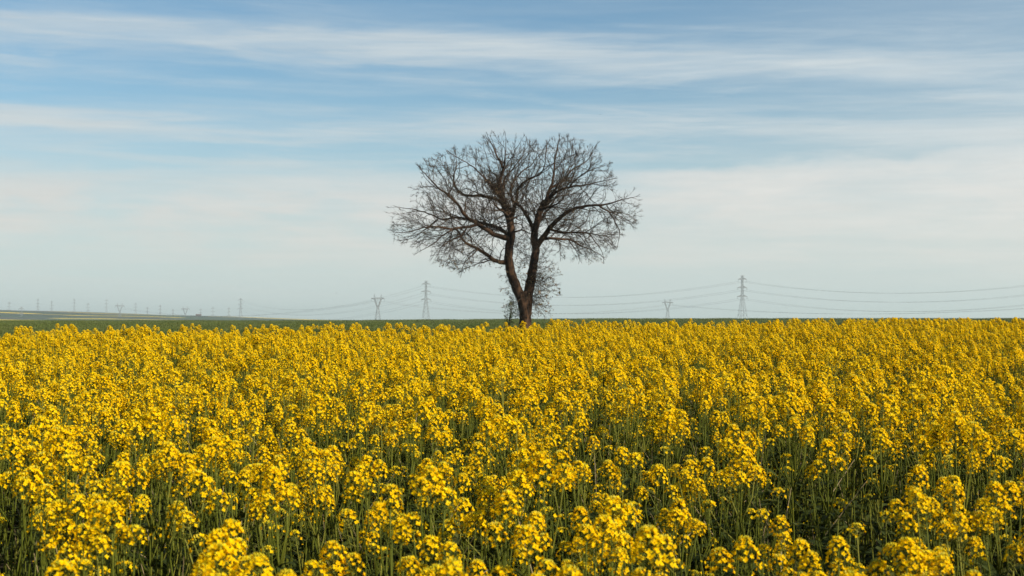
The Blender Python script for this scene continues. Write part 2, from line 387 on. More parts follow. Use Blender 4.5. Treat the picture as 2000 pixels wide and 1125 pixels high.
LIMBS = [  # name, parent attach handled by shared start point; points (u, v, depth m), start and end width in tracing units
    ('trunk', [(762, 1150, 0), (764, 1075, 0), (767, 1000, 0), (763, 940, 0), (757, 905, 0), (752, 885, 0)], 70, 54),
    ('limb', [(766, 1000, 0), (752, 930, -0.05), (735, 880, -0.1), (717, 830, -0.15), (697, 775, -0.2), (681, 705, -0.2), (685, 640, -0.2), (692, 580, -0.1), (684, 500, 0), (663, 442, 0.1), (645, 400, 0.2)], 60, 34),
    ('limb', [(768, 1000, 0), (774, 930, 0.05), (783, 880, 0.08), (794, 840, 0.12), (802, 790, 0.2), (812, 720, 0.3), (822, 655, 0.3), (816, 600, 0.2), (822, 540, 0.1), (842, 470, 0), (870, 422, 0)], 60, 30),
    ('limb', [(684, 612, -0.2), (640, 603, -0.5), (595, 582, -0.9), (548, 553, -1.2), (500, 515, -1.5), (456, 485, -1.6), (430, 442, -1.7), (396, 405, -1.6), (352, 368, -1.4), (300, 328, -1.2), (240, 262, -1.0), (205, 225, -0.8)], 30, 5),
    ('limb', [(688, 588, -0.1), (655, 570, 0.3), (620, 545, 0.7), (555, 527, 1.1), (500, 512, 1.5), (440, 495, 1.9), (380, 490, 2.1), (320, 500, 2.2), (250, 470, 2.4), (170, 450, 2.4), (95, 440, 2.2)], 24, 4),
    ('limb', [(520, 530, -1.4), (470, 540, -1.9), (420, 548, -2.4), (360, 550, -2.7), (300, 535, -3.0), (235, 540, -3.1), (150, 565, -3.0), (80, 570, -2.9)], 17, 4),
    ('limb', [(682, 722, -0.2), (640, 720, -0.3), (608, 712, -0.5), (570, 685, -0.7), (520, 650, -0.9), (450, 615, -1.1), (430, 572, -1.2), (400, 555, -1.4), (375, 620, -1.6), (370, 690, -1.7)], 26, 4),
    ('limb', [(608, 714, -0.5), (560, 728, -0.1), (500, 745, 0.4), (440, 770, 0.8)], 9, 3),
    ('limb', [(655, 432, 0.1), (600, 397, 0.6), (540, 380, 1.0), (450, 372, 1.4), (418, 342, 1.7), (400, 290, 1.9), (408, 230, 2.0), (400, 160, 2.0)], 22, 4),
    ('limb', [(640, 318, 0.2), (595, 298, -0.5), (545, 270, -1.1), (500, 240, -1.6), (440, 200, -2.0), (380, 160, -2.2)], 14, 4),
    ('limb', [(645, 400, 0.2), (630, 345, 0.2), (640, 290, 0.2), (652, 245, 0.1), (615, 180, 0.0), (590, 110, 0.0), (570, 70, 0.0)], 25, 4),
    ('limb', [(648, 400, 0.2), (658, 340, 0.8), (668, 290, 1.4), (715, 230, 2.0), (755, 170, 2.3), (770, 100, 2.4)], 18, 4),
    ('limb', [(652, 245, 0.1), (662, 180, -0.6), (668, 110, -1.0), (662, 65, -1.1)], 11, 3),
    ('limb', [(684, 495, 0.0), (705, 455, -0.5), (722, 400, -1.0), (732, 340, -1.4), (780, 293, -1.8), (840, 265, -2.1), (868, 200, -2.3), (880, 110, -2.4)], 20, 4),
    ('limb', [(800, 552, 0.1), (772, 490, 0.5), (742, 442, 0.9), (700, 405, 1.4), (690, 340, 1.9), (730, 270, 2.4), (800, 210, 2.8), (830, 130, 2.9)], 22, 4),
    ('limb', [(870, 422, 0.0), (888, 350, 0.3), (905, 285, 0.6), (918, 200, 0.8), (935, 130, 1.0), (945, 75, 1.0)], 21, 4),
    ('limb', [(866, 425, 0.0), (925, 368, -0.6), (1000, 336, -1.2), (1080, 328, -1.7), (1150, 312, -2.0), (1225, 292, -2.1)], 19, 4),
    ('limb', [(900, 345, 0.3), (955, 310, 0.9), (1005, 255, 1.4), (1080, 200, 1.8), (1120, 140, 2.0), (1140, 110, 2.0)], 13, 4),
    ('limb', [(1000, 336, -1.2), (1060, 270, -1.6), (1130, 240, -2.0), (1200, 215, -2.1)], 9, 3),
    ('limb', [(824, 650, 0.3), (865, 600, 0.1), (902, 548, -0.2), (945, 498, -0.5), (1000, 460, -0.9), (1080, 440, -1.3), (1150, 437, -1.6), (1200, 430, -1.8), (1265, 402, -2.0), (1345, 385, -2.0)], 33, 4),
    ('limb', [(1150, 437, -1.6), (1210, 465, -1.3), (1270, 490, -1.0), (1325, 520, -0.8)], 9, 3),
    ('limb', [(866, 604, 0.1), (930, 604, 0.7), (1000, 615, 1.2), (1060, 640, 1.6), (1115, 658, 1.8), (1170, 700, 2.0)], 18, 4),
    ('limb', [(898, 556, -0.2), (970, 575, -0.9), (1060, 570, -1.6), (1130, 577, -2.1), (1200, 595, -2.4), (1225, 635, -2.5)], 15, 4),
    ('limb', [(692, 572, -0.1), (745, 560, -0.3), (790, 580, -0.6), (815, 560, -0.9)], 12, 5),
    ('limb', [(380, 551, -2.6), (330, 590, -2.9), (270, 640, -3.1), (200, 680, -3.1)], 9, 3),
    ('limb', [(470, 541, -1.9), (430, 590, -2.6), (330, 650, -3.0), (280, 705, -3.1)], 9, 3),
    ('limb', [(320, 500, 2.2), (260, 545, 2.6), (180, 600, 2.8), (110, 615, 2.8)], 9, 3),
    ('limb', [(520, 650, -0.9), (490, 690, -1.3), (450, 740, -1.5), (432, 785, -1.6)], 8, 3),
    ('limb', [(985, 613, 1.1), (1010, 650, 1.4), (1040, 690, 1.6), (1050, 715, 1.7)], 8, 3),
    ('limb', [(1080, 571, -1.8), (1130, 620, -2.2), (1160, 665, -2.4), (1175, 712, -2.5)], 8, 3),
    ('limb', [(1210, 465, -1.3), (1240, 530, -1.2), (1260, 580, -1.1), (1250, 640, -1.0)], 8, 3),
    # limbs that reach toward and away from the viewer
    ('limb', [(685, 520, 0.0), (660, 480, -1.4), (625, 450, -2.8), (590, 410, -4.0), (560, 370, -4.9)], 20, 4),
    ('limb', [(690, 540, 0.0), (700, 500, 1.5), (690, 450, 3.0), (660, 400, 4.3), (640, 350, 5.2)], 20, 4),
    ('limb', [(846, 460, 0.0), (880, 440, -1.4), (920, 420, -2.8), (960, 390, -4.1), (980, 340, -5.0)], 18, 4),
    ('limb', [(830, 520, 0.1), (860, 480, 1.6), (900, 440, 3.1), (930, 390, 4.4), (950, 330, 5.2)], 18, 4),
]
nodes = []; par = []; nrad = []; owner = []
limb_paths = []
def smooth_path(pts, step):
    P = np.array(pts, float)
    t = np.concatenate([[0], np.cumsum(np.linalg.norm(np.diff(P, axis=0), axis=1))])
    n = max(3, int(t[-1] / step))
    q = np.linspace(0, t[-1], n)
    out_ = []
    for x in q:      # Catmull-Rom
        i = min(np.searchsorted(t, x, 'right') - 1, len(P) - 2)
        i = max(i, 0); f = (x - t[i]) / max(t[i + 1] - t[i], 1e-9)
        p0 = P[max(i - 1, 0)]; p1 = P[i]; p2 = P[i + 1]; p3 = P[min(i + 2, len(P) - 1)]
        out_.append(0.5 * ((2 * p1) + (p2 - p0) * f + (2 * p0 - 5 * p1 + 4 * p2 - p3) * f * f + (-p0 + 3 * p1 - 3 * p2 + p3) * f ** 3))
    return np.array(out_)
for li, (nm, pts, w0, w1) in enumerate(LIMBS):
    P = smooth_path([tz(*q) for q in pts], 0.16)
    n = len(P)
    if li: 
        wv = unit(rng.normal(size=(n, 3))); wv = np.cumsum(wv, axis=0) * 0.03
        wv -= np.linspace(0, 1, n)[:, None] * wv[-1]; P[1:] += wv[1:] * np.array([1, 1, 1])
    f = np.linspace(0, 1, n)
    if li:
        near = nodes[int(np.argmin(np.linalg.norm(np.array(nodes) - P[0], axis=1)))]
        P = P + (near - P[0]) * ((1 - f) ** 3)[:, None]
    rr = 0.5 * ZM * (w0 + (w1 * (0.5 if w1 < 6 else 1) - w0) * (f ** 0.9))
    if nm == 'trunk': rr = rr * (1 + 0.15 * np.exp(-f * 5))
    limb_paths.append((nm, P, rr))
    for i in range(n):
        if i == 0 and li > 0:
            d = np.linalg.norm(np.array(nodes) - P[0], axis=1)
            # join to the nearest earlier limb
            par.append(int(np.argmin(d)))
        else: par.append(len(nodes) - 1)
        nodes.append(P[i]); nrad.append(rr[i]); owner.append(li)
n_traced = len(nodes)

# crown volume
OUT = np.array([(30, 415), (35, 575), (105, 640), (190, 700), (290, 725), (380, 755), (435, 790), (500, 745), (600, 730), (668, 750), (690, 690), (745, 700), (800, 690), (850, 720), (960, 705),
                (1040, 725), (1180, 722), (1222, 655), (1330, 540), (1392, 440), (1365, 350), (1258, 325), (1222, 225), (1172, 130), (1085, 68), (940, 58), (850, 88),
                (780, 68), (660, 48), (560, 52), (520, 100), (400, 125), (290, 158), (220, 215), (130, 300), (122, 385), (150, 440)], float)
def inside(px_, py_, poly):
    res = np.zeros(len(px_), bool); j = len(poly) - 1
    for i in range(len(poly)):
        xi, yi = poly[i]; xj, yj = poly[j]
        hit = ((yi > py_) != (yj > py_)) & (px_ < (xj - xi) * (py_ - yi) / (yj - yi + 1e-12) + xi)
        res ^= hit; j = i
    return res
def edge_dist(px_, py_, poly):
    d = np.full(len(px_), 1e9)
    for i in range(len(poly)):
        a = poly[i]; b = poly[(i + 1) % len(poly)]
        ab = b - a; tt = np.clip(((px_ - a[0]) * ab[0] + (py_ - a[1]) * ab[1]) / (ab @ ab), 0, 1)
        d = np.minimum(d, np.hypot(px_ - a[0] - tt * ab[0], py_ - a[1] - tt * ab[1]))
    return d
GU, GV = np.meshgrid(np.arange(0, 1440, 8.0), np.arange(0, 1130, 8.0), indexing='ij')
gin = inside(GU.ravel(), GV.ravel(), OUT).reshape(GU.shape)
ged = edge_dist(GU.ravel(), GV.ravel(), OUT).reshape(GU.shape) * ZM
HALF = np.where(gin, 5.8 * np.sqrt(np.clip(1 - (1 - np.clip(ged / 3.4, 0, 1)) ** 2, 0, 1)) * (0.55 + 0.45 * ss(760, 480, GV)) + 0.5, -1.0)
def crown_in(p):
    """>0 inside the crown volume"""
    d = p[1] - TY; k = (TY + d) / FPX
    u = ((p[0] / k) + 1000 - 740) * 2.678; v = (HORIZON - (p[2] - EYE) / k - 240) * 2.678
    a, b = int(u / 8), int(v / 8)
    if a < 0 or b < 0 or a >= HALF.shape[0] or b >= HALF.shape[1]: return -1.0, u, v
    return HALF[a, b] - abs(d), u, v
CEN = tz(730, 640)

def grow(p, d, L, r0, r1, wig, lift, step):
    """a branch: list of points; stops where it leaves the crown"""
    pts = [p]; n = max(2, int(L / step)); bend = rng.normal(size=3) * 0.05
    for i in range(n):
        o = p - CEN; o = o / (np.linalg.norm(o) + 1e-6)
        d = d + rng.normal(size=3) * wig + bend + o * 0.05 + np.array([0, 0, lift])
        d = d / np.linalg.norm(d); q = p + d * step
        if crown_in(q)[0] < 0 and i > 1: break
        pts.append(q); p = q
    m_ = len(pts); return np.array(pts), np.linspace(r0, r1, m_)

def side_dir(t, ang, roll):
    a = unit(np.cross(t, np.array([0.31, 0.22, 0.92]))); b = np.cross(t, a)
    return unit(t * math.cos(ang) + (a * math.cos(roll) + b * math.sin(roll)) * math.sin(ang))

def reach(p, d, cap):
    x = 0.0
    while x < cap and crown_in(p + d * (x + 0.25))[0] > 0: x += 0.25
    return x

br1, br2 = [], []
for (nm, P, rr) in limb_paths[3:] + [(limb_paths[1][0], limb_paths[1][1][-14:], limb_paths[1][2][-14:]), (limb_paths[2][0], limb_paths[2][1][-14:], limb_paths[2][2][-14:])]:
    n = len(P); roll = rng.uniform(0, 6.28); i = 3
    while i < n:
        t_ = unit(P[min(i + 1, n - 1)] - P[i - 1]); roll += 2.4 + rng.normal() * 0.5
        inn, u, v = crown_in(P[i])
        if inn > 0 :
            R_ = 0.0
            for tries in range(4):
                d_try = side_dir(t_, rng.uniform(0.55, 1.05), roll + tries * 1.3); r_try = reach(P[i], d_try, 2.9)
                if r_try > R_: R_ = r_try; d = d_try
                if R_ > 1.0: break
            if R_ > 0.4:
                r0 = min(rr[i] * 0.55, 0.008 + 0.0085 * R_)
                lift = 0.035 if v < 480 else (-0.045 if v > 560 else 0.0)
                br1.append(grow(P[i], d, R_ * rng.uniform(0.8, 1.05), r0, 0.007, 0.21, lift, 0.16))
        i += int(rng.integers(2, 4)) if v < 500 else int(rng.integers(1, 4))
    # the tip itself carries on as two or three branches
    for q in range(3):
        d = side_dir(unit(P[-1] - P[-3]), rng.uniform(0.15, 0.5), rng.uniform(0, 6.28))
        br1.append(grow(P[-1], d, max(0.5, reach(P[-1], d, 1.5)), rr[-1] * 0.8, 0.007, 0.10, 0.02, 0.14))
for (P, rr) in list(br1):
    n = len(P); roll = rng.uniform(0, 6.28); i = 1
    while i < n:
        t_ = unit(P[min(i + 1, n - 1)] - P[i - 1]); roll += math.pi * 0.76 + rng.normal() * 0.5
        d = side_dir(t_, rng.uniform(0.5, 0.95), roll)
        R_ = min(reach(P[i], d, 1.3), 1.3) * (1.0 - 0.35 * i / n)
        if R_ > 0.15 and not (crown_in(P[i])[2] < 420 and rng.random() < 0.38): br2.append(grow(P[i], d, R_ * rng.uniform(0.7, 1.1), min(rr[i] * 0.7, 0.0115), 0.005, 0.22, 0.02 if crown_in(P[i])[2] < 540 else -0.03, 0.12))
        i += 1 if rng.random() < 0.6 else 2
# shoots low on the stems
low_sh = []
for (cu, cv, ru, rv, n, a, b) in [(800, 850, 125, 95, 80, 800, 840), (804, 780, 80, 70, 16, 806, 760), (712, 840, 60, 60, 10, 705, 810), (690, 760, 60, 50, 8, 690, 740), (745, 760, 60, 110, 40, 802, 720), (720, 720, 60, 110, 30, 702, 680), (735, 960, 75, 60, 34, 745, 960), (800, 950, 60, 50, 14, 796, 940)]:
    for q in range(n):
        st = tz(a + rng.normal() * 5, b + rng.normal() * rv * 0.6, rng.normal() * 0.12)
        sgn = 1 if (a > 760 and cu >= 800) or cu == 720 else -1
        d = unit(np.array([sgn * rng.uniform(0.3, 1.0), rng.normal() * 0.6, rng.normal() * 0.55]))
        L = ru * ZM * rng.uniform(0.5, 1.45); pts = [st]; m_ = max(3, int(L / 0.12))
        for e_ in range(m_):
            d = unit(d + rng.normal(size=3) * 0.16 + np.array([0, 0, 0.02])); pts.append(pts[-1] + d * L / m_)
        low_sh.append((np.array(pts), np.linspace(0.010, 0.004, m_ + 1)))

oak = empty('oak_tree', (float(tz(764, 1075)[0]), TY, float(gz(tz(764, 1075)[0], TY))))
tag(oak, 'bare broad-crowned tree with forked trunk standing alone at the field edge', 'tree')
OFF = np.array(oak.location)
for (nm, P, rr) in limb_paths:
    s_ = 12 if nm == 'trunk' else (9 if rr[0] > 0.12 else 7)
    v, f = tube(P - OFF, rr, s_, True, 0.16 if rr[0] > 0.12 else 0.08)
    obj(nm, v, f, M_bark, oak, True)
# grown branches
g4 = Geo()
for P, rr in br1: g4.add(*tube(P - OFF, rr, 5 if rr[0] > 0.02 else 4, False))
for P, rr in br2 + low_sh: g4.add(*tube(P - OFF, rr, 3, False))
# twigs on every branch point, then spurs on the twigs
bp_, bd_, tipf = [], [], []
for P, rr in br2 + low_sh + [(a[len(a) // 3:], b) for a, b in br1]:
    if len(P) < 3: continue
    T_ = unit(np.gradient(P, axis=0))
    for q in range(1, len(P)):
        for e_ in range((1 if rng.random() < 0.85 else 0) if q < len(P) - 1 else 6): bp_.append(P[q]); bd_.append(T_[q]); tipf.append(q == len(P) - 1)
base = np.array(bp_); T_ = np.array(bd_); tipf = np.array(tipf); nT = len(base)
outw = unit(base - CEN)
d = unit(T_ * np.where(tipf, 1.0, 0.75)[:, None] + outw * 0.22 + rng.normal(size=base.shape) * np.where(tipf, 0.36, 0.52)[:, None] + np.array([0, 0, 0.05]))
ln = rng.uniform(0.10, 0.34, nT)[:, None]
mid = base + d * ln * 0.5
d2 = unit(d + rng.normal(size=base.shape) * 0.22 + np.array([0, 0, 0.06]))
end = mid + d2 * ln * 0.5
v, f = tubes(np.stack([base, mid, end], 1) - OFF, np.tile(np.array([0.0046, 0.0038, 0.0026]), (nT, 1)), 3)
g4.add(v, f)
s2 = rng.choice(nT, int(nT * 0.55)); b2_ = mid[s2]
d3 = unit(d[s2] * 0.8 + rng.normal(size=b2_.shape) * 0.5); l3 = rng.uniform(0.05, 0.15, len(s2))[:, None]
v, f = tubes(np.stack([b2_, b2_ + d3 * l3], 1) - OFF, np.tile(np.array([0.0038, 0.0026]), (len(s2), 1)), 3)
g4.add(v, f)
print('tree', len(br1), len(br2), nT)
tw = g4.build('crown', M_twig, oak); tag(tw, 'mesh of fine bare twigs filling the crown', kind='stuff')
# last withered leaves and opening buds
sel = rng.choice(nT, int(nT * 0.55), replace=False)
low_shoot = (end[sel][:, 2] < tz(0, 720)[2])
pos = np.where(rng.random((len(sel), 1)) < 0.7, end[sel], mid[sel]) - OFF
sz = rng.uniform(0.010, 0.030, len(sel)) * np.where(low_shoot, 2.2, 1.0) * np.where(rng.random(len(sel)) < 0.12, 1.8, 1.0)
a = unit(rng.normal(size=(len(sel), 3))); b = unit(np.cross(a, rng.normal(size=(len(sel), 3)))); c_ = np.cross(a, b)
q = np.stack([pos, pos + (a * 1.0 + b * 0.45 + c_ * 0.25) * sz[:, None], pos + a * 2.0 * sz[:, None], pos + (a * 1.0 - b * 0.45 + c_ * 0.25) * sz[:, None]], 1)
f = np.arange(len(sel) * 4).reshape(-1, 4)
tag(obj('buds', q.reshape(-1, 3), f, M_tbud, oak), 'scattered brown withered leaves and olive buds on the twigs', kind='stuff')
N = np.concatenate([P for P, _ in br2])

# dark clump in the fork of the right stem
cl = tz(866, 418, -0.35)
g = Geo()
pp = unit(rng.normal(size=(260, 3))) * (0.20 * rng.uniform(0.55, 1.0, (260, 1))) * np.array([1, 1, 0.85])
tt = unit(np.cross(pp, rng.normal(size=(260, 3))))
Pn = np.stack([pp - tt * 0.10 + pp * 0.05, pp, pp + tt * 0.10], 1)
v, f = tubes(Pn, np.full((260, 3), 0.011), 3); g.add(v, f)
nest = g.build('twig_nest', M_twig); nest.location = cl
tag(nest, 'dark rounded clump of twigs lodged in the upper fork of the tree', 'nest')

# leafy shrub by the foot of the trunk
sb = tz(672, 1080, -0.9)
shrub = empty('shrub', (sb[0], sb[1], float(gz(sb[0], sb[1]))))
tag(shrub, 'small dark-leaved shrub growing against the foot of the bare tree', 'shrub')
lf = Geo(); bz = shrub.location.z
top_z = tz(672, 930)[2] - bz
for k in range(9):
    a = rng.uniform(0, 6.28); r_ = rng.uniform(0.05, 0.55)
    P = smooth_path([(0.1 * math.cos(a) * r_, 0.1 * math.sin(a) * r_, 0), (math.cos(a) * r_ * 0.6, math.sin(a) * r_ * 0.4, top_z * 0.5), (math.cos(a) * r_ * 1.1, math.sin(a) * r_ * 0.7, top_z * rng.uniform(0.75, 1.0))], 0.15)
    v, f = tube(P, np.linspace(0.018, 0.006, len(P)), 5); obj('stem', v, f, M_twig, shrub)
    for i in range(3, len(P)):
        for j in range(6):
            if P[i][2] < 0.55: continue
            c = P[i] + rng.normal(size=3) * 0.12
            a_ = unit(rng.normal(size=3)); b_ = unit(np.cross(a_, rng.normal(size=3))); s_ = rng.uniform(0.025, 0.05)
            lf.add([c - a_ * s_, c + b_ * s_ * 0.6, c + a_ * s_, c - b_ * s_ * 0.6], [(0, 1, 2, 3)])
tag(lf.build('foliage', M_shrub, shrub), kind='stuff')

# ------------------------------------------------------------------ pylons and cables
m, t, p, out = pmat('galvanised_steel', 0.6, 0.3)
tc_ = t.n('ShaderNodeTexCoord'); nn = t.noise(tc_.outputs['Object'], 0.35, 4)
t.l(t.mix(nn, (0.20, 0.21, 0.215), (0.34, 0.35, 0.355)), p.inputs['Base Color']); p.inputs['Metallic'].default_value = 0.2
M_steel = m
m, t, p, out = pmat('insulator_glass', 0.3, 0.5)
tc_ = t.n('ShaderNodeTexCoord'); nn = t.noise(tc_.outputs['Object'], 2.0, 2)
t.l(t.mix(nn, (0.08, 0.10, 0.10), (0.14, 0.17, 0.16)), p.inputs['Base Color']); M_ins = m
m, t, p, out = pmat('conductor', 0.6, 0.3)
tc_ = t.n('ShaderNodeTexCoord'); nn = t.noise(tc_.outputs['Object'], 0.01, 2)
t.l(t.mix(nn, (0.10, 0.105, 0.11), (0.14, 0.145, 0.15)), p.inputs['Base Color']); M_wire = m

def bars(segs, th):
    P = np.array([[a, b] for a, b in segs], float)
    v, f = tubes(P, np.full((len(P), 2), th / 2 * 1.2), 4)
    return v, f

def lattice_half(z, prof):
    zs, hs = zip(*prof); return float(np.interp(z, zs, hs))

def body_parts(prof, panels, leg_t, br_t):
    zs = [q[0] for q in prof]
    legs = []
    for sx, sy in ((1, 1), (1, -1), (-1, 1), (-1, -1)):
        pts = [(sx * h, sy * h, z) for z, h in prof]
        legs.append(tube(np.array(pts), leg_t / 2, 4, True))
    segs = []
    for a, b in zip(panels[:-1], panels[1:]):
        ha, hb = lattice_half(a, prof), lattice_half(b, prof)
        for ax in (0, 1):
            for s in (1, -1):
                def pt(u, h, z): return (u * h, s * h, z) if ax == 0 else (s * h, u * h, z)
                segs += [(pt(-1, ha, a), pt(1, hb, b)), (pt(1, ha, a), pt(-1, hb, b)), (pt(-1, hb, b), pt(1, hb, b))]
    return legs, bars(segs, br_t)

def arm_geo(z, hb, L, depth, t_):
    """tapered lattice arms on both sides, along local x"""
    segs = []
    for s in (1, -1):
        tip = (s * L, 0, z + depth * 0.15)
        for sy in (1, -1):
            segs += [((s * hb, sy * hb, z), tip), ((s * hb, sy * hb, z + depth), tip)]
        for f in (0.3, 0.6):
            x = s * (hb + (L - hb) * f); yy = hb * (1 - f)
            segs += [((x, yy, z + depth * 0.15 * f), (x, -yy, z + depth * 0.15 * f)), ((x, yy, z + depth * 0.15 * f), (x, 0, z + depth * (1 - f * 0.85)))]
    return bars(segs, t_)

ARM_Z = (27.5, 38.0, 48.0); ARM_L = (6.6, 6.2, 5.6); INS = 2.6; TOWER_H = 52.0
prof_t = [(0, 4.6), (22, 1.9), (27, 1.25), (52, 0.75)]
TL, TB = body_parts(prof_t, [0, 6, 11.5, 16.5, 20.5, 24, 27.5, 31, 34.5, 38, 41.5, 45, 48, 52], 0.32, 0.14)
me_leg = [mesh('leg', v, f, M_steel) for v, f in TL]
me_br = mesh('lattice', *TB, M_steel)
me_arm = [mesh('cross_arm', *arm_geo(z, lattice_half(z, prof_t), L, 2.0, 0.42), M_steel) for z, L in zip(ARM_Z, ARM_L)]
v, f = bars([((-2.6, 0, 52.6), (2.6, 0, 52.6)), ((-2.6, 0, 52.6), (-0.75, 0, 50.5)), ((2.6, 0, 52.6), (0.75, 0, 50.5)), ((0, 0, 52), (0, 0, 53))], 0.26)
me_peak = mesh('earth_wire_arm', v, f, M_steel)
me_ins = []
for z, L in zip(ARM_Z, ARM_L):
    for s in (1, -1):
        zz = np.linspace(z + 0.3, z + 0.3 - INS, 9)
        v, f = tube([(s * L, 0, q) for q in zz], np.where(np.arange(9) % 2, 0.20, 0.10), 6)
        me_ins.append(mesh('insulator', v, f, M_ins))

def tower(px, d, rz, z0=None, scale=1.0, detail=True):
    X = (px - 1000) / FPX * d
    z = base_z(X, d) if z0 is None else z0
    e = empty('pylon', (X, d, z), rz); e.scale = (scale,) * 3
    for me in me_leg: link(bpy.data.objects.new('leg', me), e)
    link(bpy.data.objects.new('lattice', me_br), e)
    for me in me_arm: link(bpy.data.objects.new('cross_arm', me), e)
    link(bpy.data.objects.new('earth_wire_arm', me_peak), e)
    if detail:
        for me in me_ins: link(bpy.data.objects.new('insulator', me), e)
    return e

def base_z(X, Y):
    g_ = float(gz(X, Y))
    if -5200 < X < -120 and 2200 < Y < 6500: g_ = max(g_, float(hill_h(X, Y)))
    return g_ - 0.3

DZ = 33.0
prof_d = [(0, 4.2), (12, 2.2), (21, 1.1)]
DL, DB = body_parts(prof_d, [0, 5, 9.5, 13.5, 17.5, 21], 0.34, 0.16)
dle = [mesh('leg', v, f, M_steel) for v, f in DL]
dbr = mesh('lattice', *DB, M_steel)
vsegs = [[], []]
for k, s in enumerate((1, -1)):
    for sy in (1, -1):
        vsegs[k] += [((s * 1.1, sy * 1.1, 21), (s * 5.6, sy * 0.7, DZ)), ((s * 0.1, sy * 1.1, 21), (s * 4.0, sy * 0.7, DZ))]
    for q in np.linspace(0.1, 0.9, 6):
        a = (s * (1.1 + 4.5 * q), 0.9, 21 + 12 * q); b = (s * (0.1 + 3.9 * min(1, q + 0.12)), -0.9, 21 + 12 * min(1, q + 0.12)); vsegs[k].append((a, b))
dv = [mesh('window_arm', *bars(x, 0.36), M_steel) for x in vsegs]
bs = []
for sy in (0.7, -0.7):
    bs += [((-10, 0, DZ + 0.2), (10, 0, DZ + 0.2)), ((-10, 0, DZ + 0.2), (-5, sy, DZ + 1.8)), ((10, 0, DZ + 0.2), (5, sy, DZ + 1.8)), ((-5, sy, DZ + 1.8), (5, sy, DZ + 1.8)), ((-5, sy, DZ), (5, sy, DZ))]
    for x in np.linspace(-9, 8, 12): bs.append(((x, sy * 0.5, DZ + 0.1), (x + 0.8, sy * 0.5, DZ + 1.5)))
dbeam = mesh('cross_arm', *bars(bs, 0.42), M_steel)
dpk = [mesh('earth_wire_peak', *bars([((s * 4.2, 0.6, DZ + 1.5), (s * 5.0, 0, 40)), ((s * 5.8, -0.6, DZ + 1.5), (s * 5.0, 0, 40)), ((s * 4.2, -0.6, DZ + 1.5), (s * 5.0, 0, 40))], 0.30), M_steel) for s in (1, -1)]
dins = []
for x in (-9.6, 0, 9.6):
    zz = np.linspace(DZ, DZ - 3.0, 9); v, f = tube([(x, 0, q) for q in zz], np.where(np.arange(9) % 2, 0.20, 0.10), 6)
    dins.append(mesh('insulator', v, f, M_ins))
def delta(px, d, rz, z0=None):
    X = (px - 1000) / FPX * d
    e = empty('pylon', (X, d, base_z(X, d) if z0 is None else z0), rz)
    for me in dle: link(bpy.data.objects.new('leg', me), e)
    link(bpy.data.objects.new('lattice', dbr), e)
    for me in dv: link(bpy.data.objects.new('window_arm', me), e)
    link(bpy.data.objects.new('cross_arm', dbeam), e)
    for me in dpk: link(bpy.data.objects.new('earth_wire_peak', me), e)
    for me in dins: link(bpy.data.objects.new('insulator', me), e)
    return e

GP = 'pylons of the power lines along the horizon'
T = {}
def put_t(key, e, label): T[key] = tag(e, label, 'pylon', GP)
put_t('A1', tower(1450, 1680, 0.35), 'tallest lattice pylon on the horizon, to the right of the bare tree')
put_t('A2', tower(832, 1880, 0.3), 'tall lattice pylon just left of the bare tree crown')
put_t('A3', tower(470, 3350, 0.5, 1.0), 'lone lattice pylon where the far ridge runs out')
put_t('D1', delta(738, 2020, 0.35), 'forked-top pylon with two peaks, left of the bare tree')
put_t('D2', delta(1304, 2420, 0.3, -2.0), 'small forked-top pylon with two peaks, right of the bare tree')
put_t('D3', delta(234, 3000, 0.4, -2.0), 'pale forked-top pylon in front of the far ridge')
put_t('D4', delta(362, 3300, 0.4, -6.0), 'faint forked-top pylon low against the end of the ridge')
put_t('A0', tower(42, 2900, 0.4, -24.0), 'pale pylon with light arms below the ridge line, near the left edge')
far_list = [(18, 590), (74, 584), (101, 588), (145, 584), (172, 592), (208, 585), (265, 592), (288, 600), (313, 596), (338, 604), (392, 603), (416, 600), (447, 601)]
for i, (px, ty) in enumerate(far_list):
    d = 4300 + (i * 137) % 500
    topz = EYE + (HORIZON - ty) / FPX * d
    e = tower(px, d, 0.4 + 0.2 * math.sin(i), topz - TOWER_H, 1.0, False)
    tag(e, f'{"tiny" if ty > 594 else "small"} hazy pylon on the far ridge, {word(i + 1)} along from the left edge', 'pylon', GP)

def cable(a, b, sag, label, r=0.072, n=40):
    a = Vector(a); b = Vector(b); f = np.linspace(0, 1, n)
    P = np.array([a.lerp(b, t_) for t_ in f]); P[:, 2] -= 4 * sag * f * (1 - f)
    o0 = P[0].copy(); v, fc = tube(P - o0, r, 5)
    o = obj('overhead_cable', v, fc, M_wire, None, True); o.location = o0
    tag(o, label, 'cable', 'overhead cables between the pylons')

def arm_pt(e, k, s):
    bpy_m = Vector((s * ARM_L[k], 0, ARM_Z[k] + 0.3 - INS)); c, s_ = math.cos(e.rotation_euler.z), math.sin(e.rotation_euler.z)
    return Vector((e.location.x + bpy_m.x * c, e.location.y + bpy_m.x * s_, e.location.z + bpy_m.z))
class Ghost: pass
off = Ghost(); off.location = Vector(((2140 - 1000) / FPX * 1480, 1480, 2.0)); off.rotation_euler = Vector((0, 0, 0.35))
LV = ('lowest', 'middle', 'topmost')
SD = {1: 'far-side', -1: 'near-side'}
for (a, b, sag, txt) in [(T['A1'], off, 16, 'running from the tallest pylon out of the right edge'), (T['A2'], T['A1'], 17, 'between the tallest pylon and the pylon left of the tree'),
                         (T['A3'], T['A2'], 26, 'between the pylon left of the tree and the ridge-end pylon')]:
    for k in range(3):
        for s in (1, -1):
            cable(arm_pt(a, k, s), arm_pt(b, k, s), sag, f'{LV[k]} {SD[s]} cable {txt}')
